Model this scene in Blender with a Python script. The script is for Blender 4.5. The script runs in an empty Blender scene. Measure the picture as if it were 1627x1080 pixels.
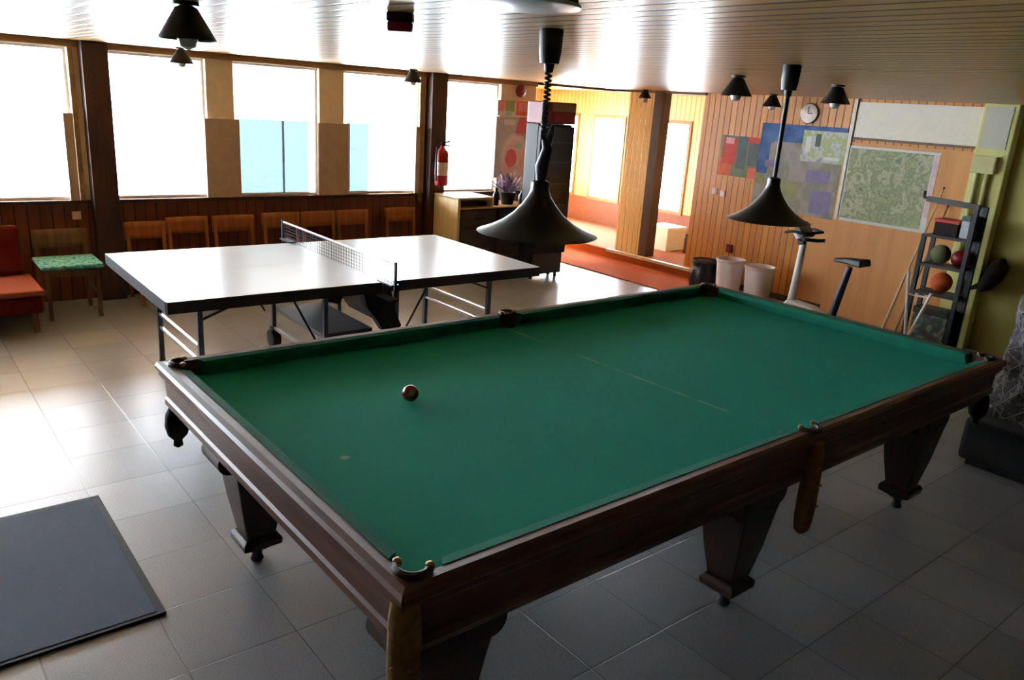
import bpy, math, random
from mathutils import Vector, Matrix

random.seed(7)
C = bpy.context.scene.collection
SC = bpy.context.scene

# ------------------------------------------------------------------ camera
cam_d = bpy.data.cameras.new('camera')
cam_d.sensor_width = 36.0
cam_d.lens = 1247.2 / 1627 * 36.0
cam_d.clip_start = 0.05
cam_d.clip_end = 300
cam = bpy.data.objects.new('camera', cam_d)
C.objects.link(cam)
RIGHT = Vector((0.77744535, -0.62565831, 0.06426826))
UP = Vector((0.13291898, 0.26331646, 0.95550876))
FWD = Vector((0.61474489, 0.73431336, -0.28787603))
m = Matrix((RIGHT, UP, -FWD)).transposed().to_4x4()
m.translation = Vector((0, 0, 1.9534))
cam.matrix_world = m
SC.camera = cam

# ------------------------------------------------------------------ world and exposure
SC.view_settings.view_transform = 'Standard'
SC.view_settings.look = 'None'
SC.view_settings.exposure = 2.95
SC.view_settings.gamma = 1.0
SC.view_settings.use_curve_mapping = False
w = bpy.data.worlds.new('overcast_sky')
SC.world = w
w.use_nodes = True
bgn = w.node_tree.nodes['Background']
bgn.inputs[0].default_value = (0.78, 0.89, 1.0, 1)
bgn.inputs[1].default_value = 7.5

# ------------------------------------------------------------------ materials
def lin(c):
    return tuple((x / 255 / 12.92) if x / 255 <= 0.04045 else ((x / 255 + 0.055) / 1.055) ** 2.4 for x in c)

class NT:
    def __init__(s, name):
        s.m = bpy.data.materials.new(name)
        s.m.use_nodes = True
        s.t = s.m.node_tree
        s.b = s.t.nodes['Principled BSDF']
        s.out = s.t.nodes['Material Output']
    def n(s, typ, **kw):
        nd = s.t.nodes.new(typ)
        for k, v in kw.items():
            setattr(nd, k, v)
        return nd
    def l(s, a, b):
        s.t.links.new(a, b)
    def math(s, op, a, b=None, c=None):
        nd = s.n('ShaderNodeMath', operation=op)
        for i, v in enumerate((a, b, c)):
            if v is None: continue
            if isinstance(v, (int, float)): nd.inputs[i].default_value = v
            else: s.l(v, nd.inputs[i])
        return nd.outputs[0]
    def mix(s, f, a, b):
        nd = s.n('ShaderNodeMix', data_type='RGBA')
        for i, v in ((0, f), (6, a), (7, b)):
            if isinstance(v, (int, float)): nd.inputs[i].default_value = v
            elif isinstance(v, tuple): nd.inputs[i].default_value = (*v[:3], 1)
            else: s.l(v, nd.inputs[i])
        return nd.outputs[2]
    def pos(s, obj=False):
        if obj:
            return s.n('ShaderNodeTexCoord').outputs['Object']
        return s.n('ShaderNodeNewGeometry').outputs['Position']
    def sep(s, v):
        nd = s.n('ShaderNodeSeparateXYZ'); s.l(v, nd.inputs[0]); return nd.outputs
    def scaled(s, v, sc):
        nd = s.n('ShaderNodeVectorMath', operation='MULTIPLY'); s.l(v, nd.inputs[0]); nd.inputs[1].default_value = sc
        return nd.outputs[0]
    def noise(s, v, scale=5, detail=4, rough=.55):
        nd = s.n('ShaderNodeTexNoise'); s.l(v, nd.inputs['Vector'])
        nd.inputs['Scale'].default_value = scale; nd.inputs['Detail'].default_value = detail
        nd.inputs['Roughness'].default_value = rough
        return nd.outputs[0]
    def ramp(s, f, lo, hi):
        nd = s.n('ShaderNodeMapRange'); s.l(f, nd.inputs[0]); nd.inputs[1].default_value = lo; nd.inputs[2].default_value = hi
        return nd.outputs[0]
    def base(s, v):
        s.l(v, s.b.inputs['Base Color'])
    def bump(s, hgt, strength=.3, dist=.01):
        nd = s.n('ShaderNodeBump'); s.l(hgt, nd.inputs['Height'])
        nd.inputs['Strength'].default_value = strength; nd.inputs['Distance'].default_value = dist
        s.l(nd.outputs[0], s.b.inputs['Normal'])

def plain(name, col, rough=.6, metal=0.0, var=.12, scale=14, spec=.5, bump=0):
    t = NT(name)
    c = lin(col)
    nz = t.noise(t.pos(True), scale, 3)
    t.base(t.mix(t.ramp(nz, .3, .7), tuple(x * (1 - var) for x in c), tuple(min(1, x * (1 + var)) for x in c)))
    t.b.inputs['Roughness'].default_value = rough
    t.b.inputs['Metallic'].default_value = metal
    t.b.inputs['Specular IOR Level'].default_value = spec
    if bump:
        t.bump(t.noise(t.pos(True), scale * 12, 2), bump, .003)
    return t.m

def boards(name, axis, width, ca, cb, rough=.45, groove=.06, grain_axis='z', dark=.25, spec=.5, bstr=.6, gdist=.006):
    """boards side by side along one world axis"""
    t = NT(name)
    p = t.pos()
    s = t.sep(p)
    co = s['xyz'.index(axis)]
    q = t.math('DIVIDE', co, width)
    fr = t.math('FRACT', q)
    idx = t.math('FLOOR', q)
    wn = t.n('ShaderNodeTexWhiteNoise', noise_dimensions='1D'); t.l(idx, wn.inputs['W'])
    sc = [22, 22, 22]; sc['xyz'.index(grain_axis)] = 1.6
    g = t.noise(t.scaled(p, tuple(sc)), 1.6, 5)
    f = t.math('ADD', t.math('MULTIPLY', wn.outputs[0], .55), t.math('MULTIPLY', g, .5))
    col = t.mix(f, lin(ca), lin(cb))
    edge = t.math('MINIMUM', fr, t.math('SUBTRACT', 1.0, fr))
    gm = t.ramp(edge, groove * .35, groove)
    dk = tuple(x * dark for x in lin(ca))
    t.base(t.mix(gm, dk, col))
    t.b.inputs['Roughness'].default_value = rough
    t.b.inputs['Specular IOR Level'].default_value = spec
    t.bump(gm, bstr, gdist)
    return t.m

def wood(name, ca, cb, rough=.4, axis='x', scale=1.5, spec=.5, coat=0):
    t = NT(name)
    sc = [18, 18, 18]; sc['xyz'.index(axis)] = 1.2
    g = t.noise(t.scaled(t.pos(True), tuple(sc)), scale, 6, .6)
    t.base(t.mix(t.ramp(g, .3, .7), lin(ca), lin(cb)))
    t.b.inputs['Roughness'].default_value = rough
    t.b.inputs['Specular IOR Level'].default_value = spec
    t.b.inputs['Coat Weight'].default_value = coat
    t.b.inputs['Coat Roughness'].default_value = .15
    return t.m

def glass(name, tint=(1, 1, 1), refl=1.0):
    t = NT(name)
    t.t.nodes.remove(t.b)
    tr = t.n('ShaderNodeBsdfTransparent'); tr.inputs[0].default_value = (*tint, 1)
    gl = t.n('ShaderNodeBsdfGlossy'); gl.inputs['Roughness'].default_value = .02
    lw = t.n('ShaderNodeLayerWeight'); lw.inputs[0].default_value = .5
    fz = t.math('ADD', .04, t.math('MULTIPLY', t.math('POWER', lw.outputs['Facing'], 5.0), .9))
    mx = t.n('ShaderNodeMixShader')
    t.l(t.math('MULTIPLY', fz, refl), mx.inputs[0]); t.l(tr.outputs[0], mx.inputs[1]); t.l(gl.outputs[0], mx.inputs[2])
    t.l(mx.outputs[0], t.out.inputs[0])
    return t.m

def floor_mat():
    t = NT('terrazzo_tiles')
    p = t.pos(); s = t.sep(p)
    W = .3935
    def gm(co, off):
        q = t.math('DIVIDE', t.math('SUBTRACT', co, off), W)
        fr = t.math('FRACT', q)
        return q, t.math('MINIMUM', fr, t.math('SUBTRACT', 1.0, fr))
    qx, ex = gm(s[0], .648 - W * 20)
    qy, ey = gm(s[1], 2.395 - W * 20)
    e = t.ramp(t.math('MINIMUM', ex, ey), .002, .011)
    cx = t.n('ShaderNodeCombineXYZ'); t.l(t.math('FLOOR', qx), cx.inputs[0]); t.l(t.math('FLOOR', qy), cx.inputs[1])
    wn = t.n('ShaderNodeTexWhiteNoise', noise_dimensions='2D'); t.l(cx.outputs[0], wn.inputs['Vector'])
    sp = t.noise(p, 160, 2)
    big = t.noise(p, 1.7, 5)
    f = t.math('ADD', t.math('MULTIPLY', wn.outputs[0], .35), t.math('MULTIPLY', t.ramp(sp, .35, .65), .35))
    f = t.math('ADD', f, t.math('MULTIPLY', big, .4))
    col = t.mix(f, lin((108, 111, 118)), lin((166, 170, 180)))
    t.base(t.mix(e, lin((86, 88, 92)), col))
    t.l(t.math('ADD', .29, t.math('MULTIPLY', big, .1)), t.b.inputs['Roughness'])
    t.b.inputs['Specular IOR Level'].default_value = 1.0
    t.bump(e, .3, .003)
    return t.m

def speckle(name, cols, scale=8, rough=.7, detail=4):
    """printed sheet: patches of several colours"""
    t = NT(name)
    p = t.pos(True)
    v = t.n('ShaderNodeTexNoise'); t.l(p, v.inputs['Vector']); v.inputs['Scale'].default_value = scale; v.inputs['Detail'].default_value = detail
    r = t.n('ShaderNodeValToRGB'); t.l(v.outputs[0], r.inputs[0])
    r.color_ramp.interpolation = 'LINEAR'
    els = r.color_ramp.elements
    n = len(cols)
    while len(els) < n: els.new(.5)
    for i, c in enumerate(cols):
        els[i].position = .3 + .4 * i / (n - 1)
        els[i].color = (*lin(c), 1)
    t.base(r.outputs[0])
    t.b.inputs['Roughness'].default_value = rough
    return t.m

def carpet_mat(name, ca, cb, scale=220):
    t = NT(name)
    p = t.pos(True)
    a = t.noise(p, scale, 3); b = t.noise(p, 3, 4)
    t.base(t.mix(t.math('ADD', t.math('MULTIPLY', a, .5), t.math('MULTIPLY', b, .5)), lin(ca), lin(cb)))
    t.b.inputs['Roughness'].default_value = .95
    t.b.inputs['Specular IOR Level'].default_value = .15
    t.bump(a, .5, .004)
    return t.m

def cloth_mat():
    t = NT('green_baize')
    p = t.pos(True)
    a = t.noise(p, 380, 2); b = t.noise(p, 1.6, 5)
    f = t.math('ADD', t.math('MULTIPLY', a, .3), t.math('MULTIPLY', b, .6))
    col = t.mix(f, lin((32, 144, 126)), lin((50, 168, 150)))
    # worn lighter patches: a chalk spot and a faint line over the cloth
    s = t.sep(p)
    dx = t.math('SUBTRACT', s[0], -1.545); dy = t.math('SUBTRACT', s[1], -.12)
    d = t.math('SQRT', t.math('ADD', t.math('MULTIPLY', dx, dx), t.math('MULTIPLY', dy, dy)))
    spot = t.math('SUBTRACT', 1.0, t.ramp(d, .006, .022))
    ln = t.math('ABSOLUTE', t.math('ADD', s[0], t.math('MULTIPLY', s[1], .04)))
    line = t.math('MULTIPLY', t.math('SUBTRACT', 1.0, t.ramp(ln, .004, .014)), t.ramp(t.noise(p, 6, 3), .42, .66))
    mk = t.math('MULTIPLY', t.math('MAXIMUM', spot, line), .42)
    t.base(t.mix(mk, col, lin((190, 205, 190))))
    t.b.inputs['Roughness'].default_value = .85
    t.b.inputs['Specular IOR Level'].default_value = .08
    t.bump(a, .2, .002)
    return t.m

M = {}
M['floor'] = floor_mat()
M['ceiling'] = boards('ceiling_boards', 'x', .098, (172, 122, 52), (208, 160, 86), .32, .14, 'y', .12, .34, .9, .008)
M['dado'] = boards('dado_boards', 'x', .095, (92, 46, 24), (132, 72, 38), .5, .07)
M['pine_x'] = boards('pine_boards_x', 'x', .088, (232, 192, 122), (242, 212, 150), .45, .07)
M['pine_y'] = boards('pine_boards_y', 'y', .088, (232, 192, 122), (242, 212, 150), .45, .07)
M['pine_far'] = boards('amber_boards', 'y', .082, (196, 118, 30), (226, 154, 56), .42, .09, dark=.35)
M['post'] = wood('dark_timber', (52, 28, 18), (84, 48, 30), .5, 'z')
M['trim'] = wood('trim_wood', (150, 112, 66), (188, 150, 98), .5, 'x')
M['trim_dark'] = wood('trim_dark_wood', (96, 66, 34), (126, 90, 50), .5, 'x')
M['white_trim'] = plain('white_painted_wood', (226, 222, 210), .5)
M['tan'] = plain('tan_fibreboard', (190, 164, 146), .8, var=.08)
M['drape'] = plain('beige_pier', (236, 216, 188), .8, var=.06)
M['olive'] = plain('olive_paint', (188, 180, 104), .7, var=.05, scale=3)
M['olive_light'] = plain('pale_olive_paint', (208, 206, 130), .6, var=.05, scale=3)
M['offwhite'] = plain('offwhite_paint', (196, 192, 176), .7, var=.04, scale=3)
M['wallplain'] = plain('dull_plaster', (44, 40, 34), .8, var=.05, scale=3)
M['carpet'] = carpet_mat('orange_carpet', (176, 84, 40), (206, 112, 62))
M['alcovefloor'] = carpet_mat('rose_carpet', (168, 108, 84), (192, 132, 108))
M['rosewall'] = plain('rose_brown_paint', (150, 96, 78), .7, var=.06)
M['glass'] = glass('window_glass')
M['tint'] = glass('pale_blue_film_glass', (.145, .167, .171))
M['ground'] = plain('pale_gravel_ground', (225, 226, 226), .9, var=.05, scale=1)
M['rock'] = plain('grey_rock', (50, 50, 48), .9, var=.2, scale=3)
M['baize'] = cloth_mat()
M['cushion'] = plain('green_cushion_cloth', (24, 112, 92), .85, var=.1, spec=.2)
M['mahog'] = wood('mahogany', (62, 32, 20), (104, 60, 36), .46, 'x', 1.5, .4, .08)
M['mahog_y'] = wood('mahogany_y', (62, 32, 20), (104, 60, 36), .46, 'y', 1.5, .4, .08)
M['mahog_dark'] = wood('dark_mahogany', (34, 18, 14), (58, 32, 22), .45, 'z')
M['black'] = plain('black_plastic', (12, 12, 12), .5, var=.2)
M['black_gloss'] = plain('black_enamel', (10, 12, 9), .36, var=.2)
M['black_metal'] = plain('black_metal', (26, 28, 30), .45, var=.2)
M['grey_metal'] = plain('grey_metal', (92, 98, 108), .4, .4, .1)
M['steel'] = plain('bright_steel', (196, 200, 205), .3, .8, .05)
M['brass'] = plain('brass', (130, 108, 70), .45, .8, .1)
M['canvas'] = plain('ochre_canvas', (118, 88, 34), .85, var=.25, scale=40)
M['leather'] = plain('brown_leather', (40, 26, 18), .6, var=.2)
M['netdark'] = plain('dark_net', (28, 28, 28), .8)
M['ball'] = speckle('worn_ball', [(214, 190, 150), (150, 74, 50), (120, 44, 30), (96, 28, 22)], 14, .25, 2)
M['pp_top'] = plain('table_tennis_top', (196, 212, 230), .3, var=.02, scale=3, spec=.9)
M['white_line'] = plain('white_line_paint', (225, 226, 226), .4, var=.02)
M['net'] = plain('net_mesh', (80, 80, 96), .8)
M['bulb'] = plain('opal_bulb', (214, 208, 196), .35, var=.03)
M['red'] = plain('red_paint', (170, 26, 34), .35, var=.08)
M['darkred'] = plain('dark_red_plastic', (128, 18, 34), .4, var=.1)
M['label'] = plain('paper_label', (226, 200, 196), .6)
M['redfab'] = plain('red_upholstery', (92, 20, 14), .9, var=.12, scale=30, spec=.2)
M['redseat_lit'] = plain('lit_red_upholstery', (156, 76, 60), .8, var=.1, scale=30, spec=.3)  # paler tone paints the light on the red chair's seat top
M['chairwood'] = wood('chair_beech', (150, 88, 42), (176, 110, 58), .45, 'z')
M['chairdark'] = wood('chair_walnut', (108, 74, 46), (136, 98, 64), .5, 'z')
M['teal'] = speckle('teal_knit', [(24, 106, 118), (50, 162, 168), (150, 212, 214), (40, 144, 146)], 30, .9)
M['cream'] = wood('cream_laminate', (214, 186, 130), (232, 208, 156), .45, 'z')
M['cabdark'] = wood('cabinet_walnut', (48, 30, 20), (74, 48, 30), .45, 'x')
M['cabshelf'] = wood('cabinet_edge', (196, 150, 96), (214, 172, 116), .45, 'x')
M['plum'] = speckle('heather_leaves', [(70, 58, 84), (128, 112, 146), (176, 164, 188)], 40, .8)
M['fridge_body'] = plain('fridge_black', (16, 14, 14), .6, var=.15)
M['fridge_glass'] = plain('fridge_dark_glass', (58, 52, 42), .12, var=.1, spec=.8)
M['fridge_panel'] = plain('fridge_grey_panel', (60, 58, 56), .4, var=.1)
M['fridge_red'] = plain('fridge_red_header', (110, 16, 16), .4, var=.1)
M['fridge_grey'] = plain('fridge_grey_header', (128, 108, 104), .4, var=.1)
M['pink'] = plain('print_pink', (226, 150, 158), .6)
M['palepink'] = plain('print_pale_pink', (226, 196, 200), .6)
M['hotpink'] = plain('print_rose', (216, 106, 128), .6)
M['salmon'] = plain('print_salmon', (232, 104, 76), .6)
M['sage'] = plain('print_sage', (150, 172, 120), .6)
M['mint'] = plain('print_mint', (170, 214, 190), .6)
M['paper'] = plain('print_white', (224, 224, 222), .6, var=.04)
M['greyblue'] = plain('print_grey_blue', (186, 190, 196), .6)
M['orange'] = plain('print_orange', (214, 96, 44), .6)
M['redprint'] = plain('print_red', (204, 62, 50), .6)
M['slate'] = plain('print_slate', (84, 96, 96), .6)
M['greenprint'] = plain('print_green', (120, 128, 90), .6)
M['blue'] = speckle('map_sea', [(52, 84, 140), (74, 110, 160), (96, 130, 176)], 6)
M['mapland'] = speckle('map_land', [(150, 146, 150), (168, 160, 150), (140, 140, 120), (176, 168, 172)], 5)
M['maplilac'] = plain('map_lilac', (140, 130, 168), .7)
M['mapgreen'] = plain('map_green', (148, 152, 108), .7)
M['atlas'] = speckle('relief_map', [(120, 138, 104), (178, 184, 140), (140, 150, 120), (196, 196, 160), (128, 146, 124)], 11, .7, 6)
M['sheet'] = speckle('print_sheet', [(150, 162, 172), (206, 210, 206), (176, 190, 120), (214, 216, 214)], 9)
M['whiteboard'] = plain('whiteboard', (222, 212, 190), .4, var=.03)
M['ply'] = wood('orange_plywood', (210, 146, 80), (224, 162, 96), .6, 'z', .6)
M['clock'] = plain('peach_clock_face', (224, 206, 190), .4)
M['bin'] = plain('white_bin_plastic', (236, 226, 224), .5, var=.04)
M['bag'] = plain('black_bag_film', (18, 20, 30), .3, var=.3, scale=20)
M['box'] = plain('white_card', (235, 235, 238), .6, var=.03)
M['navy'] = plain('navy_vinyl', (30, 30, 62), .45)
M['white_enamel'] = plain('white_enamel', (224, 222, 218), .35, var=.03)
M['grey_plastic'] = plain('grey_plastic', (72, 68, 64), .5)
M['cue'] = wood('pale_ash_cue', (206, 178, 130), (226, 200, 156), .35, 'z')
M['cue_dark'] = wood('tan_cue', (150, 116, 74), (172, 138, 92), .4, 'z')
M['toy'] = speckle('mixed_clutter', [(120, 44, 40), (70, 60, 70), (60, 96, 82), (150, 140, 130), (40, 34, 40)], 12, .6)
M['greybundle'] = speckle('grey_netting_cloth', [(48, 44, 46), (104, 98, 102), (60, 56, 60), (148, 142, 148), (54, 50, 54)], 28, .9, 6)
M['netcord'] = plain('pale_grey_cord', (150, 146, 150), .8)
M['darkcloth'] = plain('charcoal_cloth', (34, 33, 36), .9, var=.15, scale=20)
M['mat'] = carpet_mat('grey_mat_pile', (96, 110, 132), (126, 142, 164), 150)
M['rubber'] = plain('black_rubber', (26, 28, 32), .7)
M['coat'] = plain('dark_brown_cloth', (44, 32, 24), .9, var=.2)
M['yellowbox'] = plain('pale_yellow_plastic', (196, 192, 134), .5, var=.04)

# ------------------------------------------------------------------ mesh builder
class MB:
    def __init__(s):
        s.v = []; s.f = []; s.mi = []
    def add(s, vs, fs, mi=0):
        o = len(s.v)
        s.v += [tuple(v) for v in vs]
        s.f += [tuple(i + o for i in f) for f in fs]
        s.mi += [mi] * len(fs)
        return s
    def box(s, a, b, mi=0):
        (x0, y0, z0), (x1, y1, z1) = a, b
        x0, x1 = min(x0, x1), max(x0, x1); y0, y1 = min(y0, y1), max(y0, y1); z0, z1 = min(z0, z1), max(z0, z1)
        vs = [(x0,y0,z0),(x1,y0,z0),(x1,y1,z0),(x0,y1,z0),(x0,y0,z1),(x1,y0,z1),(x1,y1,z1),(x0,y1,z1)]
        return s.add(vs, [(0,3,2,1),(4,5,6,7),(0,1,5,4),(1,2,6,5),(2,3,7,6),(3,0,4,7)], mi)
    def bar(s, p, q, wx, wy=None, mi=0, up=(0,0,1)):
        """square bar between two points"""
        wy = wy or wx
        p, q = Vector(p), Vector(q); d = (q - p).normalized()
        u = Vector(up)
        if abs(d.dot(u)) > .98: u = Vector((0,1,0))
        a = d.cross(u).normalized() * wx / 2; b = a.cross(d).normalized() * wy / 2
        vs = [p-a-b, p+a-b, p+a+b, p-a+b, q-a-b, q+a-b, q+a+b, q-a+b]
        return s.add(vs, [(0,3,2,1),(4,5,6,7),(0,1,5,4),(1,2,6,5),(2,3,7,6),(3,0,4,7)], mi)
    def tube(s, pts, r, n=10, mi=0, closed=False):
        pts = [Vector(p) for p in pts]
        rs = r if isinstance(r, (list, tuple)) else [r] * len(pts)
        vs = []; N = len(pts); prev = None
        for i, p in enumerate(pts):
            a = pts[(i - 1) % N] if (closed or i > 0) else p
            b = pts[(i + 1) % N] if (closed or i < N - 1) else p
            d = (b - a).normalized()
            if prev is None:
                u = Vector((0,0,1)) if abs(d.z) < .9 else Vector((1,0,0))
                u = (u - d * u.dot(d)).normalized()
            else:
                u = (prev - d * prev.dot(d)).normalized()
            prev = u; w_ = d.cross(u)
            for k in range(n):
                t = 2 * math.pi * k / n
                vs.append(p + (u * math.cos(t) + w_ * math.sin(t)) * rs[i])
        fs = []
        R = N if closed else N - 1
        for i in range(R):
            j = (i + 1) % N
            for k in range(n):
                fs.append((i*n+k, i*n+(k+1)%n, j*n+(k+1)%n, j*n+k))
        if not closed:
            fs.append(tuple(range(n))[::-1]); fs.append(tuple((N-1)*n+k for k in range(n)))
        return s.add(vs, fs, mi)
    def lathe(s, prof, c=(0,0,0), n=28, mi=0, axis='z', close=False):
        """profile of (radius, height)"""
        vs = []; fs = []
        for r, z in prof:
            for k in range(n):
                t = 2 * math.pi * k / n
                a, b = r * math.cos(t), r * math.sin(t)
                p = {'z': (a, b, z), 'x': (z, a, b), 'y': (b, z, a)}[axis]
                vs.append((c[0]+p[0], c[1]+p[1], c[2]+p[2]))
        L = len(prof)
        for i in range(L - (0 if close else 1)):
            j = (i + 1) % L
            for k in range(n):
                fs.append((i*n+k, i*n+(k+1)%n, j*n+(k+1)%n, j*n+k))
        if not close:
            if prof[0][0] > 1e-5: fs.append(tuple(range(n))[::-1])
            if prof[-1][0] > 1e-5: fs.append(tuple((L-1)*n+k for k in range(n)))
        return s.add(vs, fs, mi)
    def prism(s, poly, axis, a, b, mi=0):
        """polygon in the other two axes (in xyz order) extruded along axis"""
        n = len(poly); vs = []
        for h in (a, b):
            for (u, w_) in poly:
                vs.append({'x': (h, u, w_), 'y': (u, h, w_), 'z': (u, w_, h)}[axis])
        fs = [tuple(range(n))[::-1], tuple(range(n, 2*n))] + [(i, (i+1)%n, n+(i+1)%n, n+i) for i in range(n)]
        return s.add(vs, fs, mi)
    def loft(s, secs, mi=0):
        """rectangular sections (cx, cy, z, hx, hy)"""
        vs = []; fs = []
        for cx, cy, z, hx, hy in secs:
            vs += [(cx-hx,cy-hy,z),(cx+hx,cy-hy,z),(cx+hx,cy+hy,z),(cx-hx,cy+hy,z)]
        for i in range(len(secs)-1):
            for k in range(4):
                fs.append((i*4+k, i*4+(k+1)%4, (i+1)*4+(k+1)%4, (i+1)*4+k))
        fs.append((3,2,1,0)); L = (len(secs)-1)*4; fs.append((L,L+1,L+2,L+3))
        return s.add(vs, fs, mi)
    def grid(s, fn, nu, nv, mi=0, thick=None):
        vs = [fn(i/nu, j/nv) for j in range(nv+1) for i in range(nu+1)]
        fs = [(j*(nu+1)+i, j*(nu+1)+i+1, (j+1)*(nu+1)+i+1, (j+1)*(nu+1)+i) for j in range(nv) for i in range(nu)]
        return s.add(vs, fs, mi)
    def ball(s, c, r, n=20, mi=0, sz=1.0):
        prof = [(max(1e-6, r*math.sin(math.pi*i/n)), -r*sz*math.cos(math.pi*i/n)) for i in range(n+1)]
        return s.lathe(prof, c, n*2, mi)
    def build(s, name, mat, parent=None, bevel=0, smooth=False, loc=None, rotz=None, solid=0, subsurf=0):
        me = bpy.data.meshes.new(name)
        me.from_pydata(s.v, [], s.f)
        mats = mat if isinstance(mat, (list, tuple)) else [mat]
        for mm in mats: me.materials.append(M[mm])
        for p, k in zip(me.polygons, s.mi): p.material_index = k
        import bmesh
        bm = bmesh.new(); bm.from_mesh(me)
        if smooth: bmesh.ops.remove_doubles(bm, verts=bm.verts, dist=1e-5)
        bmesh.ops.recalc_face_normals(bm, faces=bm.faces)
        bm.to_mesh(me); bm.free()
        if smooth:
            me.shade_smooth()
            try: me.set_sharp_from_angle(angle=math.radians(42))
            except Exception: pass
        o = bpy.data.objects.new(name, me)
        C.objects.link(o)
        if parent: o.parent = parent
        if loc: o.location = loc
        if rotz: o.rotation_euler.z = rotz
        if solid:
            md = o.modifiers.new('thickness', 'SOLIDIFY'); md.thickness = solid; md.offset = 0
        if subsurf:
            md = o.modifiers.new('smooth', 'SUBSURF'); md.levels = subsurf; md.render_levels = subsurf
        if bevel:
            md = o.modifiers.new('bevel', 'BEVEL'); md.width = bevel; md.segments = 2; md.limit_method = 'ANGLE'
            md.angle_limit = math.radians(40)
        return o

def thing(name, label, cat, loc=(0,0,0), rotz=0, group=None):
    o = bpy.data.objects.new(name, None)
    o.empty_display_size = .1
    C.objects.link(o)
    o.location = loc; o.rotation_euler = (0, 0, rotz)
    o['label'] = label; o['category'] = cat
    if group: o['group'] = group
    return o

def tag(o, label, cat, group=None):
    o['label'] = label; o['category'] = cat
    if group: o['group'] = group
    return o

def struct(o):
    o['kind'] = 'structure'
    return o

def dup(root, loc=None, rotz=None, label=None):
    r = root.copy(); C.objects.link(r)
    if loc is not None: r.location = loc
    if rotz is not None: r.rotation_euler = (0, 0, rotz)
    if label: r['label'] = label
    for ch in list(root.children):
        c = ch.copy(); C.objects.link(c); c.parent = r
        for g in list(ch.children):
            d = g.copy(); C.objects.link(d); d.parent = c
    return r

# ================================================================== ROOM SHELL
ZC = 2.225        # ceiling height
YW = 7.80         # window wall
XF = 7.97         # far wall
XL, YN = -3.2, -1.6
XA, YA = 9.5, 10.9   # alcove limits
SILL, HEAD = .895, 2.165

struct(MB().box((XL-.2, YN-.2, -.2), (XF+.05, YA+.2, 0)).build('floor', 'floor'))
struct(MB().box((7.86, 5.95, 0), (XA+.15, YA+.2, .12)).build('floor_alcove', 'alcovefloor'))
struct(MB().box((XL-.2, YN-.2, ZC), (XA+.2, YA+.2, ZC+.2)).build('ceiling', 'ceiling'))
struct(MB().box((XL-.2, YN-.2, 0), (XL, YW+.2, ZC)).build('wall_left', 'wallplain'))
struct(MB().box((XL, YN-.2, 0), (XF, YN, ZC)).build('wall_near', 'wallplain'))

# window wall: dado, head and piers are one continuous wall
WIN = [(-2.6, -.55), (-.45, 1.46), (1.76, 2.60), (2.86, 3.74), (4.02, 4.98), (5.27, 6.10)]
b = MB().box((XL, YW, 0), (6.65, YW+.2, SILL))
struct(b.build('wall_window', 'dado'))
b = MB().box((XL, YW, HEAD), (6.65, YW+.2, ZC))
edges = [XL] + [x for w_ in WIN for x in w_] + [6.65]
for i in range(0, len(edges), 2):
    b.box((edges[i], YW, SILL), (edges[i+1], YW+.2, HEAD))
struct(b.build('wall_window_piers', 'drape'))

def window(n, x0, x1, tint=False, mullion=None):
    fr = MB()
    y0, y1 = YW+.06, YW+.11
    t = .022
    fr.box((x0, y0, SILL), (x0+t, y1, HEAD)).box((x1-t, y0, SILL), (x1, y1, HEAD))
    fr.box((x0+t, y0, SILL), (x1-t, y1, SILL+t)).box((x0+t, y0, HEAD-t), (x1-t, y1, HEAD))
    o = struct(fr.build('window_%d' % n, 'white_trim'))
    if not tint:
        MB().box((x0+t, y0+.02, SILL+t), (x1-t, y0+.026, HEAD-t)).build('pane', 'glass', o)
    else:
        zt = 1.64
        MB().box((x0+t, y0+.02, zt), (x1-t, y0+.026, HEAD-t)).build('pane', 'glass', o)
        p = MB().box((x0+t, y0+.02, SILL+t), (tint, y0+.026, zt)).build('film_pane', 'tint', o)
        p['label'] = 'pale blue lower pane'
        MB().box((tint, y0+.02, SILL+t), (x1-t, y0+.026, zt)).build('pane', 'glass', o)
        MB().box((mullion-.004, y0+.005, SILL+t), (mullion+.004, y1-.01, zt)).build('mullion', 'grey_metal', o)
    return o
for i, (x0, x1) in enumerate(WIN):
    if i == 3: window(i+1, x0, x1, 3.66, 3.38)
    elif i == 4: window(i+1, x0, x1, 4.36, 4.12)
    else: window(i+1, x0, x1)

struct(MB().box((XL, YW-.03, SILL-.03), (6.62, YW+.005, SILL)).build('trim_1', 'post'))            # sill board
struct(MB().box((XL, YW-.03, HEAD+.005), (6.65, YW, ZC)).build('trim_2', 'trim'))                  # cornice along the windows
struct(MB().box((6.65, YW-.03, HEAD+.03), (XF, YW+.01, ZC)).build('trim_3', 'trim_dark'))
struct(MB().box((XF-.03, 6.2, HEAD+.03), (XF+.01, YW-.03, ZC)).build('trim_4', 'trim_dark'))
struct(MB().box((1.545, YW-.14, 0), (1.75, YW-.001, ZC)).build('trim_5', 'post', bevel=.006))       # timber posts
struct(MB().box((5.03, YW-.14, 0), (5.235, YW-.001, ZC)).build('trim_6', 'post', bevel=.006))
struct(MB().box((1.46, YW-.03, SILL), (1.50, YW+.001, HEAD)).build('trim_7', 'trim'))
struct(MB().box((4.94, YW-.03, SILL-.1), (5.0, YW+.001, HEAD)).build('trim_8', 'trim'))

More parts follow.
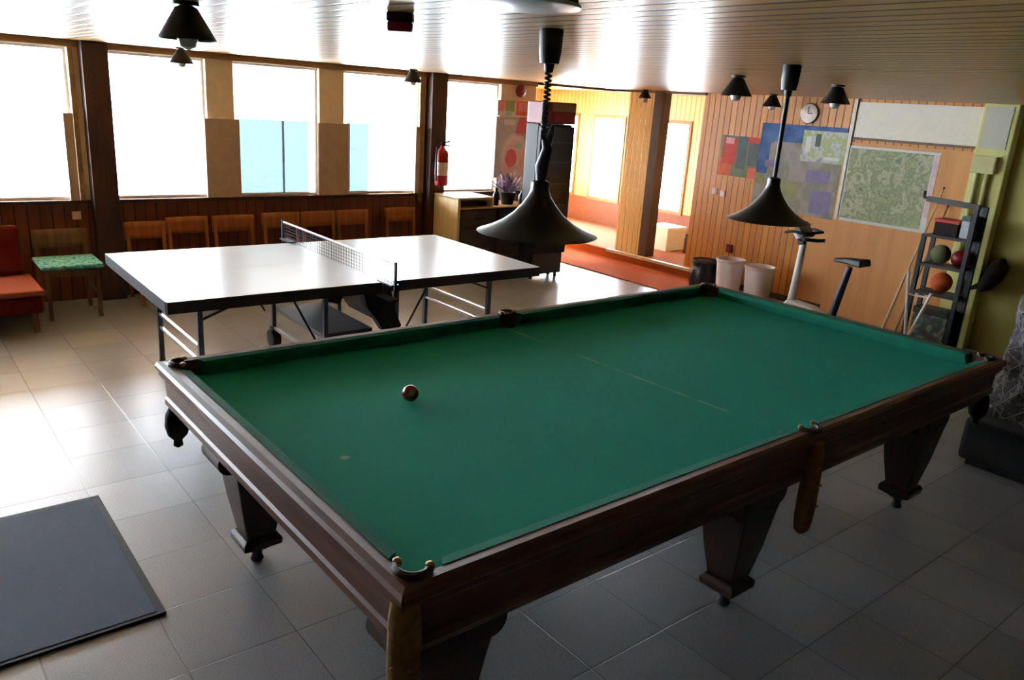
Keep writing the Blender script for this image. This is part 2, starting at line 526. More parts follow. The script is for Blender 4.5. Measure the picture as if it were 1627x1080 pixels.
# far wall pieces
struct(MB().box((XF, 4.69, 0), (XF+.15, 6.22, ZC)).build('wall_far', 'pine_far'))
struct(MB().box((XF, YN-.2, 0), (XF+.15, 3.0, ZC)).build('wall_far_olive', 'olive'))
struct(MB().box((XF, 3.0, 0), (XF+.15, 4.69, ZC)).build('wall_far_middle', 'pine_far'))
struct(MB().box((XF-.01, 6.98, .12), (XF+.2, 7.43, ZC)).build('wall_far_pillar', 'pine_y'))
struct(MB().box((XF-.04, 6.84, .12), (XF+.12, 6.98, ZC)).build('trim_9', 'post'))
struct(MB().box((XF-.12, 2.76, 0), (XF, 3.05, ZC)).build('trim_10', 'olive_light', bevel=.008))     # pilaster
struct(MB().box((7.82, 6.0, .095), (7.875, 7.46, .13)).build('trim_11', 'white_trim'))               # step nosing
struct(MB().box((7.845, 5.96, 0), (7.86, YA, .115)).build('trim_12', 'carpet'))                     # step riser
struct(MB().box((XF-.02, 4.30, 0), (XF, 6.0, .07)).build('baseboard_far', 'post'))
struct(MB().box((XF+.15, 5.95, .12), (XA, 5.8, ZC)).build('wall_alcove_right', 'pine_x'))
D0, D1 = Vector((6.63, YW+.05)), Vector((8.74, YA))
def diag(a, b_, z0, z1, th=.06):
    p, q = D0.lerp(D1, a), D0.lerp(D1, b_)
    nrm = Vector(((D1-D0).y, -(D1-D0).x)).normalized()*th/2
    return MB().prism([tuple(p-nrm), tuple(q-nrm), tuple(q+nrm), tuple(p+nrm)], 'z', z0, z1)
dg = diag(0, 1, 0, .7)
for k_, (a, b_, z0, z1) in enumerate([(0,1,1.75,ZC),(0,.48,.7,1.75),(.80,1,.7,1.75)]):
    q_ = diag(a, b_, z0, z1); dg.add(q_.v, q_.f)
struct(dg.build('wall_alcove_left', 'pine_y'))
o = struct(diag(.48, .80, .7, .74, .08).build('window_10', 'trim'))  # window added to bring extra daylight into the alcove
diag(.48, .80, .74, 1.75, .006).build('pane', 'glass', o)
struct(MB().box((8.68, YA, 0), (XA+.2, YA+.15, ZC)).build('wall_alcove_back', 'pine_x'))
# alcove far wall with three windows
AW = [(7.62, 8.17), (8.93, 9.58), (10.0, 10.6)]
AS, AH = .54, 1.83
struct(MB().box((XA, 5.8, .12), (XA+.15, YA, AS-.02)).build('wall_alcove_dado', 'rosewall'))
b = MB().box((XA, 5.8, AH), (XA+.15, YA, ZC))
ed = [5.8] + [y for w_ in AW for y in w_] + [YA]
for i in range(0, len(ed), 2):
    b.box((XA, ed[i], AS-.02), (XA+.15, ed[i+1], AH))
struct(b.build('wall_alcove_far', 'pine_y'))
for i, (y0, y1) in enumerate(AW):
    t = .04
    fr = MB().box((XA-.02, y0-t, AS-t), (XA+.06, y0+.01, AH+t)).box((XA-.02, y1-.01, AS-t), (XA+.06, y1+t, AH+t))
    fr.box((XA-.02, y0, AS-t), (XA+.06, y1, AS+.01)).box((XA-.02, y0, AH-.01), (XA+.06, y1, AH+t))
    o = struct(fr.build('window_%d' % (7+i), 'trim'))
    MB().box((XA+.03, y0+.01, AS+.01), (XA+.036, y1-.01, AH-.01)).build('pane', 'glass', o)

# outside ground and rocks
struct(MB().box((-60, YW+.21, -.6), (80, 90, -.3)).build('ground_outside', 'ground'))
struct(MB().box((XA+.21, -30, -.6), (80, YW+.2, -.3)).build('ground_side', 'ground'))
def rock(x, y, s, label, grp):
    b = MB()
    n, k = 7, 9
    rr = random.Random(int(x*100))
    vs = []; 
    b.ball((0,0,s*.25), s, 6)
    b.v = [(vx*(1+rr.uniform(-.25,.25)), vy*(1+rr.uniform(-.25,.25)), max(-.05, vz*.6)) for vx,vy,vz in b.v]
    o = b.build('rock', 'rock', loc=(x, y, -.3))
    return tag(o, label, 'rock', grp)

for x, y, s_, lb in [(2.22,18.7,.16,'small dark rock outside, lowest one low in the leftmost window'),(2.84,20.0,.17,'small dark rock outside, second from the bottom of the diagonal row in the leftmost window'),
        (3.40,22.0,.18,'small dark rock outside, middle one of the diagonal row in the leftmost window'),(4.19,25.0,.19,'small dark rock outside, second from the top of the diagonal row in the leftmost window'),
        (5.2,28.7,.2,'small dark rock outside, topmost of the diagonal row in the leftmost window'),(15.3,52.7,.6,'dark rock far outside seen in the second window')]:
    rock(x, y, s_, lb, 'rocks on the bright ground outside')

# ================================================================== FLOOR COVERINGS
o = MB().prism([(6.98,4.55),(7.845,4.55),(7.845,9.35),(6.98,8.1)], 'z', .001, .012).build('carpet_strip', 'carpet')
tag(o, 'strip of orange carpet on the floor in front of the alcove step', 'carpet')
mt = thing('door_mat', 'dark grey ribbed floor mat with black rubber edge on the tiles at lower left', 'mat', (.68, 2.76, 0))
MB().box((-1.55, .02, .001), (-.03, 1.07, .014)).build('mat_pile', 'mat', mt)
MB().box((-1.57, 0, 0), (0, .02, .012)).box((-1.57, 1.07, 0), (0, 1.09, .012)).box((-.03, .02, 0), (0, 1.07, .012)).build('rubber_edge', 'rubber', mt)

# ================================================================== BILLIARD TABLE
TX, TY = 2.692, 2.34
LX, LY = 1.757, .888
bt = thing('billiard_table', 'large green baize billiard table with dark carved mahogany body and empty cloth', 'billiard table', (TX, TY, 0), math.radians(.25))
MB().box((-LX-.034, -LY-.034, .71), (LX+.034, LY+.034, .765)).build('bed', 'baize', bt)
def side(prof, k):
    """mitred length of moulding along side k of the bed: 0 near, 1 right, 2 far, 3 left"""
    b = MB(); vs = []
    for end in (0, 1):
        for o_, z in prof:
            hx, hy = LX + o_, LY + o_
            cs = [(-hx,-hy),(hx,-hy),(hx,hy),(-hx,hy)]
            c = cs[(k + end) % 4]
            vs.append((c[0], c[1], z))
    n = len(prof)
    fs = [tuple(range(n)), tuple(range(n, 2*n))[::-1]] + [(i, n+i, n+(i+1)%n, (i+1)%n) for i in range(n)]
    return b.add(vs, fs)
RAIL = [(.034,.765),(.034,.832),(.066,.835),(.084,.829),(.091,.816),(.091,.802),(.08,.79),(.08,.775),(.034,.775)]
APRON = [(.03,.775),(.076,.775),(.07,.76),(.062,.752),(.058,.68),(.066,.67),(.066,.645),(.052,.63),(.04,.605),(-.02,.605),(-.02,.7099),(.03,.7099)]
for k in range(4):
    mt_ = 'mahog' if k % 2 == 0 else 'mahog_y'
    side(RAIL, k).build('rail', mt_, bt)
    side(APRON, k).build('apron', mt_, bt)
# cushions: rubber noses covered in cloth, broken at the six pockets
def cushion(a, bb, ax, sgn):
    prof = [(0, .830), (.034, .834), (.034, .7651), (.020, .7651), (.002, .808)]
    b = MB(); vs = []
    for e, inset in ((a, .0), (bb, .0)):
        for o_, z in prof:
            t = e + (1 if e == a else -1) * (.05 - o_) * .6
            vs.append((t, sgn*(LY+o_), z) if ax == 'x' else (sgn*(LX+o_), t, z))
    n = len(prof)
    fs = [tuple(range(n)), tuple(range(n, 2*n))[::-1]] + [(i, n+i, n+(i+1)%n, (i+1)%n) for i in range(n)]
    return b.add(vs, fs)
g = .055
for sgn in (-1, 1):
    cushion(-LX+g, -.05, 'x', sgn).build('cushion', 'cushion', bt)
    cushion(.05, LX-g, 'x', sgn).build('cushion', 'cushion', bt)
    cushion(-LY+g, LY-g, 'y', sgn).build('cushion', 'cushion', bt)
# pockets: a brass-pinned leather iron, a black disc painting the shaded hole and a hanging bag
def pocket(px, py, ang, long_bag, corner=True):
    c, s_ = math.cos(ang), math.sin(ang)
    P = lambda u, v, z: (px + c*u - s_*v, py + s_*u + c*v, z)
    r = .042
    pts = [P(r*.2 + r*math.cos(t), r*math.sin(t), .838) for t in [math.radians(a) for a in range(-100, 101, 20)]]
    iron = MB().tube(pts, .011, 8).build('pocket_iron', 'leather', bt, smooth=True)
    for sg in (-1, 1):
        q = P(r*.2 + r*math.cos(math.radians(100)), sg*r, .84)
        MB().lathe([(.012,0),(.012,.008),(.006,.013)], q, 12).build('pin', 'brass', iron, smooth=True)
    MB().lathe([(.046,.761),(.046,.7675)], (px, py, 0), 20).build('pocket_shade_disc', 'black', bt)
    if long_bag:
        o_ = .085 if corner else .055
        bagc = P(o_, 0, 0)
        secs = [(.79,.036,.022),(.74,.042,.03),(.66,.043,.034),(.56,.043,.036),(.47,.041,.034),(.425,.036,.028),(.408,.02,.014)]
        b = MB(); vs = []; fs = []; n = 14
        for z, a, d in secs:
            for k in range(n):
                t = 2*math.pi*k/n
                q = P(o_ + d*math.cos(t), a*math.sin(t), z); vs.append(q)
        for i in range(len(secs)-1):
            for k in range(n): fs.append((i*n+k, i*n+(k+1)%n, (i+1)*n+(k+1)%n, (i+1)*n+k))
        fs.append(tuple(range(n))); fs.append(tuple((len(secs)-1)*n+k for k in range(n)))
        bag = MB().add(vs, fs).build('pocket_bag', 'canvas', bt, smooth=True)
        for z in (.62, .53):
            for sg in (-1, 1):
                MB().ball(P(o_ + .034, sg*.022, z), .005, 6).build('stud', 'brass', bag)
    else:
        o_ = .04
        b = MB(); prof = [(.03,.64),(.045,.61),(.05,.56),(.04,.52),(.018,.495),(.02,.47),(.006,.46)]
        b.lathe(prof, P(o_, 0, 0), 14)
        b.build('pocket_bag', 'netdark', bt, smooth=True)
pocket(-LX-.0, -LY-.0, math.radians(225), True)
pocket(LX, -LY, math.radians(315), False)
pocket(LX, LY, math.radians(45), False)
pocket(-LX, LY, math.radians(160), False)
pocket(0, -LY-.03, math.radians(270), True, False)
pocket(0, LY+.03, math.radians(90), False, False)
def leg(x, y):
    L = MB().loft([(x,y,.605,.125,.12),(x,y,.585,.125,.12),(x,y,.575,.112,.108),(x,y,.50,.118,.112),(x,y,.44,.108,.104),(x,y,.29,.088,.086),(x,y,.155,.064,.063),(x,y,.14,.06,.06)])
    o = L.build('leg', 'mahog_dark', bt, bevel=.006)
    for sg in (-1, 1):
        v = MB().lathe([(.02,-.095),(.05,-.095),(.05,.095),(.02,.095)], (x+sg*.13, y, .525), 18, axis='y')
        v.build('scroll', 'mahog_dark', o, smooth=True)
    MB().loft([(x,y,.14,.07,.07),(x,y,.122,.084,.082),(x,y,.095,.082,.08),(x,y,.07,.045,.044),(x,y,.055,.028,.028)]).build('plinth', 'mahog_dark', o, bevel=.004)
    MB().lathe([(.022,.0),(.028,.01),(.02,.03),(.026,.056)], (x, y, 0), 16).build('foot', 'black_metal', o, smooth=True)
for lx in (-1.585, -.12, 1.42):
    leg(lx, -.76); leg(lx, .60)
MB().box((-1.6, -.1, .6), (1.6, .1, .7098)).build('underframe', 'mahog_dark', bt)

bl_ = MB().ball((0,0,.0342), .0342, 18).build('billiard_ball', 'ball', loc=(1.615, 2.55, .7652), smooth=True)
tag(bl_, 'single worn cream and red-brown ball lying on the green cloth', 'ball')

# ================================================================== TABLE TENNIS TABLE
pp = thing('table_tennis_table', 'foldable table tennis table with shiny pale top, black edge and a net', 'table tennis table', (2.609, 5.236, 0), math.radians(-.74))
HL, HW = 1.37, .752
for sg in (-1, 1):
    a, b_ = sorted((sg*.004, sg*HL))
    t_ = MB().box((a, -HW, .74), (b_, HW, .76)).build('table_top', 'pp_top', pp)
    ln = MB()
    z0, z1 = .7602, .7606
    ln.box((a, -HW, z0), (b_, -HW+.02, z1)).box((a, HW-.02, z0), (b_, HW, z1))
    e = sg*HL
    ln.box((e-sg*.02, -HW+.02, z0), (e, HW-.02, z1)).box((a if sg > 0 else a+.02, -.0015, z0), (b_-.02 if sg > 0 else b_, .0015, z1))
    ln.build('court_line', 'white_line', t_)
    ap = MB()
    ap.box((a, -HW-.004, .69), (b_, -HW+.02, .7595)).box((a, HW-.02, .69), (b_, HW+.004, .7595))
    ap.box((e-sg*.02, -HW+.02, .69), (e+sg*.004, HW-.02, .7595))
    ap.build('edge_frame', 'black_metal', t_)
    for x in (sg*1.11,):
        for y in (-.46, .46):
            l_ = MB().bar((x, y, .02), (x, y, .74), .032).build('leg', 'grey_metal', pp)
            MB().lathe([(.022,0),(.022,.025)], (x, y, 0), 12).build('leg_foot', 'black', l_)
        for z in (.37, .27):
            MB().bar((x, -.445, z), (x, .445, z), .018).build('leg_brace', 'steel', pp)
        for y in (-.46, .46):
            MB().bar((x, y, .55), (sg*.62, y, .735), .014).build('leg_stay', 'black_metal', pp)
    x = sg*.276
    for y in (-.46, .46):
        l_ = MB().bar((x, y, .12), (x, y, .74), .03).build('leg', 'grey_metal', pp)
        MB().box((x-.02, y-.03, .1), (x+.02, y+.03, .17)).build('castor_fork', 'black', l_)
        MB().lathe([(.02,-.034),(.07,-.032),(.076,-.018),(.076,.018),(.07,.032),(.02,.034)], (x, y, .076), 24, axis='x').build('wheel', 'black', l_, smooth=True)
    MB().bar((x, -.44, .16), (x, .44, .16), .022).build('chassis_bar', 'steel', pp)
    # folding arm and its housing
    arm = MB().add([(sg*.05,-.33,.69),(sg*.05,.33,.69),(sg*.30,.33,.30),(sg*.30,-.33,.30),(sg*.12,-.33,.69),(sg*.12,.33,.69),(sg*.36,.33,.31),(sg*.36,-.33,.31)],
             [(0,1,2,3),(4,7,6,5),(0,4,5,1),(1,5,6,2),(2,6,7,3),(3,7,4,0)])
    if sg > 0: arm.build('folding_panel', 'black', pp)
    MB().tube([(sg*.34,-.47,.30),(sg*.56,-.5,.71)], .008, 8).build('folding_strut', 'black_metal', pp)
    MB().tube([(sg*.34,.47,.30),(sg*.56,.5,.71)], .008, 8).build('folding_strut', 'black_metal', pp)
MB().box((-.27, -.4, .30), (.12, .42, .335)).build('tray', 'grey_plastic', pp, bevel=.004)
b = MB().prism([(-.02,.69),(.20,.69),(.24,.48),(.30,.36),(.26,.30),(.16,.33),(.10,.42),(.02,.52)], 'y', -.50, -.42)
b.build('lock_housing', 'black', pp)
b = MB().prism([(-.02,.69),(.20,.69),(.24,.48),(.30,.36),(.26,.30),(.16,.33),(.10,.42),(.02,.52)], 'y', .42, .50)
b.build('lock_housing', 'black', pp)
nt = MB()
for k in range(46):
    y = -.9 + k*1.8/45
    nt.box((-.0015, y-.0008, .765), (.0015, y+.0008, .905))
for k in range(6):
    z = .775 + k*.024
    nt.box((-.0015, -.9, z-.0008), (.0015, .9, z+.0008))
no = nt.build('net', 'net', pp)
MB().box((-.003, -.91, .903), (.003, .91, .9155)).build('net_tape', 'white_line', no)
for sg in (-1, 1):
    p_ = MB().box((-.009, sg*.915-.008, .70), (.009, sg*.915+.008, .925)).build('net_post', 'black_metal', no)
    MB().box((-.03, min(sg*.915, sg*.72), .765), (.03, max(sg*.915, sg*.72), .775)).box((-.03, min(sg*.915, sg*.72), .66), (.03, max(sg*.915, sg*.72), .675)).build('net_clamp', 'black_metal', no)

# ================================================================== PENDANT LAMPS
def pendant(name, label, x, y, zr, R, coil, sc):
    t = thing(name, label, 'pendant lamp', (x, y, 0), 0, None)
    H = ZC - .12
    MB().lathe([(.036,H),(.042,H+.04),(.045,H+.115),(.043,H+.12)], n=28).build('ceiling_cup', 'black', t, smooth=True)
    MB().lathe([(.008,H-.035),(.016,H-.03),(.02,H-.001)], n=16).build('cord_grip', 'black', t, smooth=True)
    # flared trumpet shade with a thin wall
    prof = [(1.0,0),(.80,.035),(.60,.085),(.42,.15),(.28,.225),(.19,.29),(.155,.335),(.15,.40),(.09,.412)]
    outer = [(R*a, zr + h*sc) for a, h in prof]
    inner = [(max(.004, r-.004), z-.003) for r, z in outer[::-1]]
    sh = MB().lathe(outer + inner, n=56, close=True).build('lamp_shade', 'black_gloss', t, smooth=True)
    zt = outer[-1][1]
    MB().lathe([(.02,zt-.135),(.036,zt-.115),(.038,zt-.085),(.028,zt-.05),(.018,zt-.03)], n=20).build('bulb', 'bulb', t, smooth=True)
    if coil:
        pts = []
        z1, z0 = H-.03, H-.28
        n = 200
        for i in range(n+1):
            f = i/n; a = f*2*math.pi*15
            pts.append((.011*math.cos(a), .011*math.sin(a), z1+(z0-z1)*f))
        MB().tube(pts, .0045, 6).build('coiled_cord', 'black', t, smooth=True)
        # rise-and-fall grip with its slanted hook
        MB().tube([(0,0,z0+.01),(.012,-.014,z0-.03),(-.002,.0,z0-.10),(0,0,z0-.18)], [.009,.022,.026,.014], 12).build('height_grip', 'black', t, smooth=True)
        MB().tube([(.022,-.026,z0+.06),(.018,-.02,z0+.02),(.006,-.008,z0-.04)], [.007,.014,.016], 10).build('grip_lever', 'black', t, smooth=True)
        MB().lathe([(.016,zt-.01),(.018,zt+.04),(.014,z0-.16)], n=16).build('stem', 'black', t, smooth=True)
    else:
        MB().lathe([(.011,zt-.01),(.011,H-.02)], n=14).build('stem', 'black', t, smooth=True)
    return t
pendant('pendant_lamp', 'black trumpet-shaped pendant lamp with coiled cord, nearer one over the billiard table', 2.05, 2.34, 1.468, .24, True, .50)
pendant('pendant_lamp', 'black trumpet-shaped pendant lamp on a straight stem, farther one above billiard table', 3.66, 2.35, 1.455, .215, False, .54)

# ================================================================== CEILING CONE LAMPS
def cone_lamp(label, x, y, R=.1, bulb=True):
    t = thing('cone_lamp', label, 'ceiling lamp', (x, y, ZC), 0, 'cone lamps on the board ceiling')
    k = R/.1
    MB().lathe([(.045*k,-.012*k),(.045*k,-.0001)], n=20).build('ceiling_base', 'black', t, smooth=True)
    o_ = [(.1,-.125),(.038,-.02),(.02,-.012)]
    prof = [(r*k, z*k) for r, z in o_] + [(max(.003, r-.003)*k, (z-.003)*k) for r, z in o_[::-1]]
    MB().lathe(prof, n=32, close=True).build('lamp_shade', 'black', t, smooth=True)
    MB().lathe([(.004,-.162),(.028,-.152),(.036,-.125),(.03,-.09),(.018,-.05)], n=18).build('bulb', 'bulb', t, smooth=True)
    return t
cone_lamp('large black cone ceiling lamp with bulb at upper left before the windows', .976, 3.10)
cone_lamp('small black cone ceiling lamp by the windows, seen just under the large left one', 2.24, 7.30)
cone_lamp('small cone ceiling lamp next to the second timber post above the extinguisher', 4.62, 7.42)
cone_lamp('black cone ceiling lamp with pale bulb above the amber board wall', 4.567, 3.318)
cone_lamp('small distant cone ceiling lamp just left of the straight pendant stem', 7.6, 5.05)
cone_lamp('black cone ceiling lamp right of the straight pendant, above the peach clock', 5.405, 3.084)
cone_lamp('tiny cone ceiling lamp at the top of the alcove post', 7.72, 6.96, .08)
t = thing('dome_lamp', 'black dish ceiling lamp with silver rim cut off by the top of the picture', 'ceiling lamp', (1.22, 1.50, ZC))
MB().lathe([(.06,-.02),(.06,-.0001)], n=24).build('ceiling_base', 'black', t, smooth=True)
MB().lathe([(.01,-.052),(.129,-.052),(.125,-.035),(.07,-.018),(.02,-.015)], n=40).build('lamp_shade', 'black', t, smooth=True)
MB().lathe([(.127,-.048),(.134,-.052),(.134,-.058),(.128,-.06)], n=40).build('rim', 'steel', t, smooth=True)
t = thing('emergency_lamp', 'small dark red box fixed to the ceiling near the middle of the windows', 'emergency lamp', (1.5, 2.5, ZC), math.radians(-39))
MB().box((-.045, -.025, -.03), (.045, .025, -.0001)).build('housing', 'black', t, bevel=.004)
MB().box((-.043, -.023, -.062), (.043, .023, -.03)).build('lens', 'darkred', t, bevel=.006)

# ================================================================== WINDOW WALL: boards, extinguisher, bell, posters
def sill_board(x0, x1, label):
    o = MB().box((x0, YW-.055, SILL+.001), (x1, YW-.031, 1.635)).build('fibre_board', 'tan', bevel=.003)
    tag(o, label, 'board', 'tan boards between the windows')
sill_board(2.555, 2.885, 'tan board standing on the sill between the second and third bright windows')
sill_board(3.705, 4.045, 'tan board standing on the sill between the two pale blue windows')
sill_board(1.38, 1.455, 'narrow tan board standing on the sill left of the first timber post')
sill_board(4.885, 4.94, 'narrow tan board standing on the sill left of the second timber post')

fe = thing('fire_extinguisher', 'red fire extinguisher hanging on the second timber post', 'fire extinguisher', (5.13, YW-.225, 1.0))
MB().lathe([(.02,0),(.07,.005),(.078,.03),(.078,.34),(.068,.385),(.035,.415),(.022,.43),(.022,.45)], n=28).build('cylinder', 'red', fe, smooth=True)
MB().lathe([(.0785,.12),(.0788,.125),(.0788,.26),(.0785,.265)], n=28).build('paper_band', 'label', fe, smooth=True)
MB().box((-.02,-.02,.45),(.02,.02,.48)).bar((-.01,0,.475),(.09,-.02,.50),.014,.02).bar((-.01,0,.455),(.085,-.02,.45),.012,.02).build('valve', 'black', fe)
MB().tube([(-.02,0,.465),(-.085,-.02,.43),(-.10,-.03,.3),(-.095,-.03,.12),(-.09,-.03,.06)], .011, 8).build('hose', 'black', fe, smooth=True)
MB().box((-.03,.075,.3),(.03,.085,.42)).build('bracket', 'black_metal', fe)

be = thing('alarm_bell', 'round dark red alarm bell on the wall above the pink poster', 'alarm bell', (6.385, YW, 2.105))
MB().lathe([(.05,-.0001),(.05,-.02)], n=24, axis='y').build('base', 'darkred', be, smooth=True)
MB().lathe([(.075,-.02),(.072,-.04),(.05,-.055),(.01,-.058)], n=28, axis='y').build('gong', 'darkred', be, smooth=True)
MB().lathe([(.018,-.058),(.015,-.066),(.004,-.068)], n=14, axis='y').build('stud', 'salmon', be, smooth=True)

def poster_y(name, label, x0, x1, z0, z1, mats, patches, y=YW-.003):
    """flat sheet on the window wall; patches are (u0,u1,v0,v1,material index)"""
    b = MB().box((x0, y, z0), (x1, y+.002, z1), 0)
    for i, (u0, u1, v0, v1, k) in enumerate(patches):
        yy = y - .0006*(i+1)
        b.add([(x0+(x1-x0)*u0, yy, z0+(z1-z0)*v0), (x0+(x1-x0)*u1, yy, z0+(z1-z0)*v0), (x0+(x1-x0)*u1, yy, z0+(z1-z0)*v1), (x0+(x1-x0)*u0, yy, z0+(z1-z0)*v1)], [(0,1,2,3)], k)
    o = b.build(name, mats)
    return tag(o, label, 'poster')
poster_y('poster', 'pink, green and red printed sheet on the wall right of the last window', 6.06, 6.58, 1.80, 1.985,
         ['paper','pink','sage','salmon','mint'], [(.0,.2,.3,1,1),(.22,.5,.32,1,2),(.55,1,.1,1,3),(.25,.42,.0,.28,4),(.62,.9,.35,.9,1)])
def ring_poster():
    x0, x1, z0, z1 = 6.05, 6.58, 1.06, 1.795
    y = YW-.003
    b = MB().box((x0, y, z0), (x1, y+.002, z1), 0)
    def arc(cx, cz, r0, r1, a0, a1, k, d):
        n = 22; vs = []; fs = []
        for i in range(n+1):
            a = math.radians(a0+(a1-a0)*i/n)
            for r in (r0, r1):
                vs.append((min(x1, max(x0, cx+r*math.cos(a))), y-d, min(z1, max(z0, cz+r*1.25*math.sin(a)))))
        for i in range(n): fs.append((2*i, 2*i+1, 2*i+3, 2*i+2))
        b.add(vs, fs, k)
    arc(6.36, 1.32, .0, .23, 0, 360, 1, .0006)
    arc(6.36, 1.32, .16, .20, 20, 200, 2, .0012)
    arc(6.31, 1.30, .0, .09, 0, 360, 3, .0012)
    b.add([(x0+.3,y-.0006,1.6),(x1,y-.0006,1.6),(x1,y-.0006,z1),(x0+.36,y-.0006,z1)], [(0,1,2,3)], 3)
    b.add([(x0+.12,y-.0006,1.70),(x0+.3,y-.0006,1.70),(x0+.3,y-.0006,1.76),(x0+.12,y-.0006,1.76)], [(0,1,2,3)], 2)
    b.add([(x0+.33,y-.0015,1.42),(x0+.42,y-.0015,1.42),(x0+.42,y-.0015,1.49),(x0+.33,y-.0015,1.49)], [(0,1,2,3)], 4)
    o = b.build('poster', ['greyblue','palepink','paper','hotpink','mint'])
    tag(o, 'large grey-blue poster with a pink round figure on the wall right of the last window', 'poster')
ring_poster()
t = thing('wall_switch', 'small pale switch plate on the dark boards left of the first timber post', 'wall switch', (1.42, YW-.0, .76))
MB().box((-.035,-.012,-.035),(.035,-.0001,.035)).build('plate', 'label', t, bevel=.003)
MB().box((-.015,-.017,-.02),(.015,-.012,.02)).build('rocker', 'label', t)

# ================================================================== CHAIRS UNDER THE WINDOWS
def make_chair(label, loc, wd=.40, wood_='chairwood', grp='beech chairs along the window wall', seat_z=.42, back=(.56,.715), rot=0):
    t = thing('wooden_chair', label, 'chair', loc, rot, grp)
    h = wd/2
    MB().box((-h, -.22, seat_z-.025), (h, .17, seat_z)).build('seat', wood_, t, bevel=.008)
    bk = MB().grid(lambda u, v: (-h + u*wd, .20 + .018*(1-(2*u-1)**2), back[0] + v*(back[1]-back[0])), 10, 3)
    bk.build('backrest', wood_, t, solid=.016, smooth=True)
    for sx in (-1, 1):
        MB().bar((sx*(h-.025), -.2, 0), (sx*(h-.025), -.18, seat_z-.025), .03).build('leg', wood_, t)
        MB().bar((sx*(h-.025), .2, 0), (sx*(h-.025), .16, seat_z-.02), .03).bar((sx*(h-.025), .165, seat_z-.03), (sx*(h-.025), .195, back[1]-.03), .03, .02).build('leg', wood_, t)
        MB().bar((sx*(h-.025), -.19, .2), (sx*(h-.025), .18, .2), .018, .025).build('side_rail', wood_, t)
    MB().box((-h+.03, -.20, seat_z-.075), (h-.03, -.18, seat_z-.025)).build('apron', wood_, t)
    return t
lab = ['beech chair against the window wall, first one right of the left timber post',
       'beech chair against the window wall, second one right of the left timber post',
       'beech chair against the window wall under the left tan board',
       'beech chair against the window wall, its back just left of the table net',
       'beech chair against the window wall, its back just right of the table net',
       'beech chair against the window wall, second one left of the extinguisher post',
       'beech chair standing right beside the extinguisher post']
for i, (cx, dz, wd) in enumerate([(1.96,-.03,.36),(2.34,0,.39),(2.78,0,.41),(3.27,.01,.40),(3.68,.01,.385),(4.08,.01,.38),(4.68,.02,.40)]):
    make_chair(lab[i], (cx, 7.52, 0), wd, 'chairwood', 'beech chairs along the window wall', .42, (.565+dz, .725+dz))
make_chair('brown wooden chair carrying a teal cushion, left of the first timber post', (1.235, 7.35, 0), .42, 'chairdark', None, .435, (.53,.685))
cu = MB().box((-.24,-.25,0),(.22,.2,.035)).build('seat_cushion', 'teal', bevel=.014, loc=(1.24, 7.31, .4355))
tag(cu, 'teal patterned knitted cushion lying on the brown wooden chair', 'cushion')

rc = thing('lounge_chair', 'low red upholstered lounge chair at the left edge of the picture', 'armchair', (.60, 7.2, 0))
MB().box((-.34,-.42,.305),(.37,.25,.35)).build('seat_cushion', 'redseat_lit', rc, bevel=.015)
MB().box((-.33,-.39,.16),(.35,.3,.305)).build('base', 'redfab', rc, bevel=.02)
MB().add([(-.33,.17,.36),(.33,.17,.36),(.33,.30,.74),(-.33,.30,.74),(-.33,.33,.36),(.33,.33,.36),(.33,.40,.73),(-.33,.40,.73)],
         [(0,1,2,3),(7,6,5,4),(0,4,5,1),(1,5,6,2),(2,6,7,3),(3,7,4,0)]).build('backrest', 'redfab', rc, bevel=.03)
for sx in (-1,1):
    for y in (-.33,.27):
        MB().bar((sx*.3, y, 0), (sx*.3, y, .17), .04).build('leg', 'chairdark', rc)

# ================================================================== CABINET, PLANT, FRIDGE
cb = thing('cabinet', 'cream and dark brown cabinet with open shelf under the last window', 'cabinet', (5.10, 7.18, 0))
W_ = 1.15
MB().box((0,0,0),(.035,.52,.90)).build('side_panel', 'cream', cb, bevel=.003)
MB().box((W_-.035,0,0),(W_,.52,.80)).build('side_panel', 'cabdark', cb)
MB().box((.035,.49,0),(W_-.035,.52,.80)).build('back_panel', 'cabdark', cb)
MB().box((.0,.02,.885),(W_*.45,.52,.91)).build('top', 'cream', cb, bevel=.003)
MB().box((.035,-.005,.785),(W_,.52,.80)).build('shelf', 'cabshelf', cb)
MB().box((W_*.45-.03,.02,.80),(W_*.45,.5,.885)).build('upright', 'cream', cb)
MB().box((.035,.02,.05),(W_-.035,.5,.08)).build('bottom', 'cabdark', cb)
for k in range(2):
    for r in range(3):
        x0 = .045 + k*.53; z0 = .09 + r*.23
        d = MB().box((x0,0,z0),(x0+.52,.02,z0+.22)).build('drawer', 'cabdark', cb, bevel=.004)
        MB().box((x0+.2,-.02,z0+.12),(x0+.32,0,z0+.135)).build('handle', 'black_metal', d)
b = MB().box((.05,.10,.801),(.48,.42,.85)).build('folded_cloth', 'cabdark', bevel=.01, loc=(5.10,7.18,0))
tag(b, 'dark brown folded cloth lying in the open shelf of the cabinet', 'cloth')
pl = thing('potted_plant', 'purple-grey heather plant in a dark pot on the cabinet', 'potted plant', (5.94, 7.36, .8005))
MB().lathe([(.07,0),(.10,.13),(.105,.14),(.09,.142),(.085,.12)], n=20).build('pot', 'black', pl, smooth=True)
b = MB(); rr = random.Random(3)
for k in range(150):
    a = rr.uniform(0, 6.283); el = rr.uniform(.3, 1.5); L = rr.uniform(.12, .27)
    d = Vector((math.cos(a)*math.cos(el), math.sin(a)*math.cos(el), math.sin(el)))
    p0 = Vector((d.x*.04, d.y*.04, .13)); p1 = p0 + d*L
    sd = d.cross(Vector((0,0,1))).normalized()*.014
    mid = p0 + d*L*.6
    b.add([p0, mid+sd, p1, mid-sd], [(0,1,2,3)])
b.build('leaves', 'plum', pl)
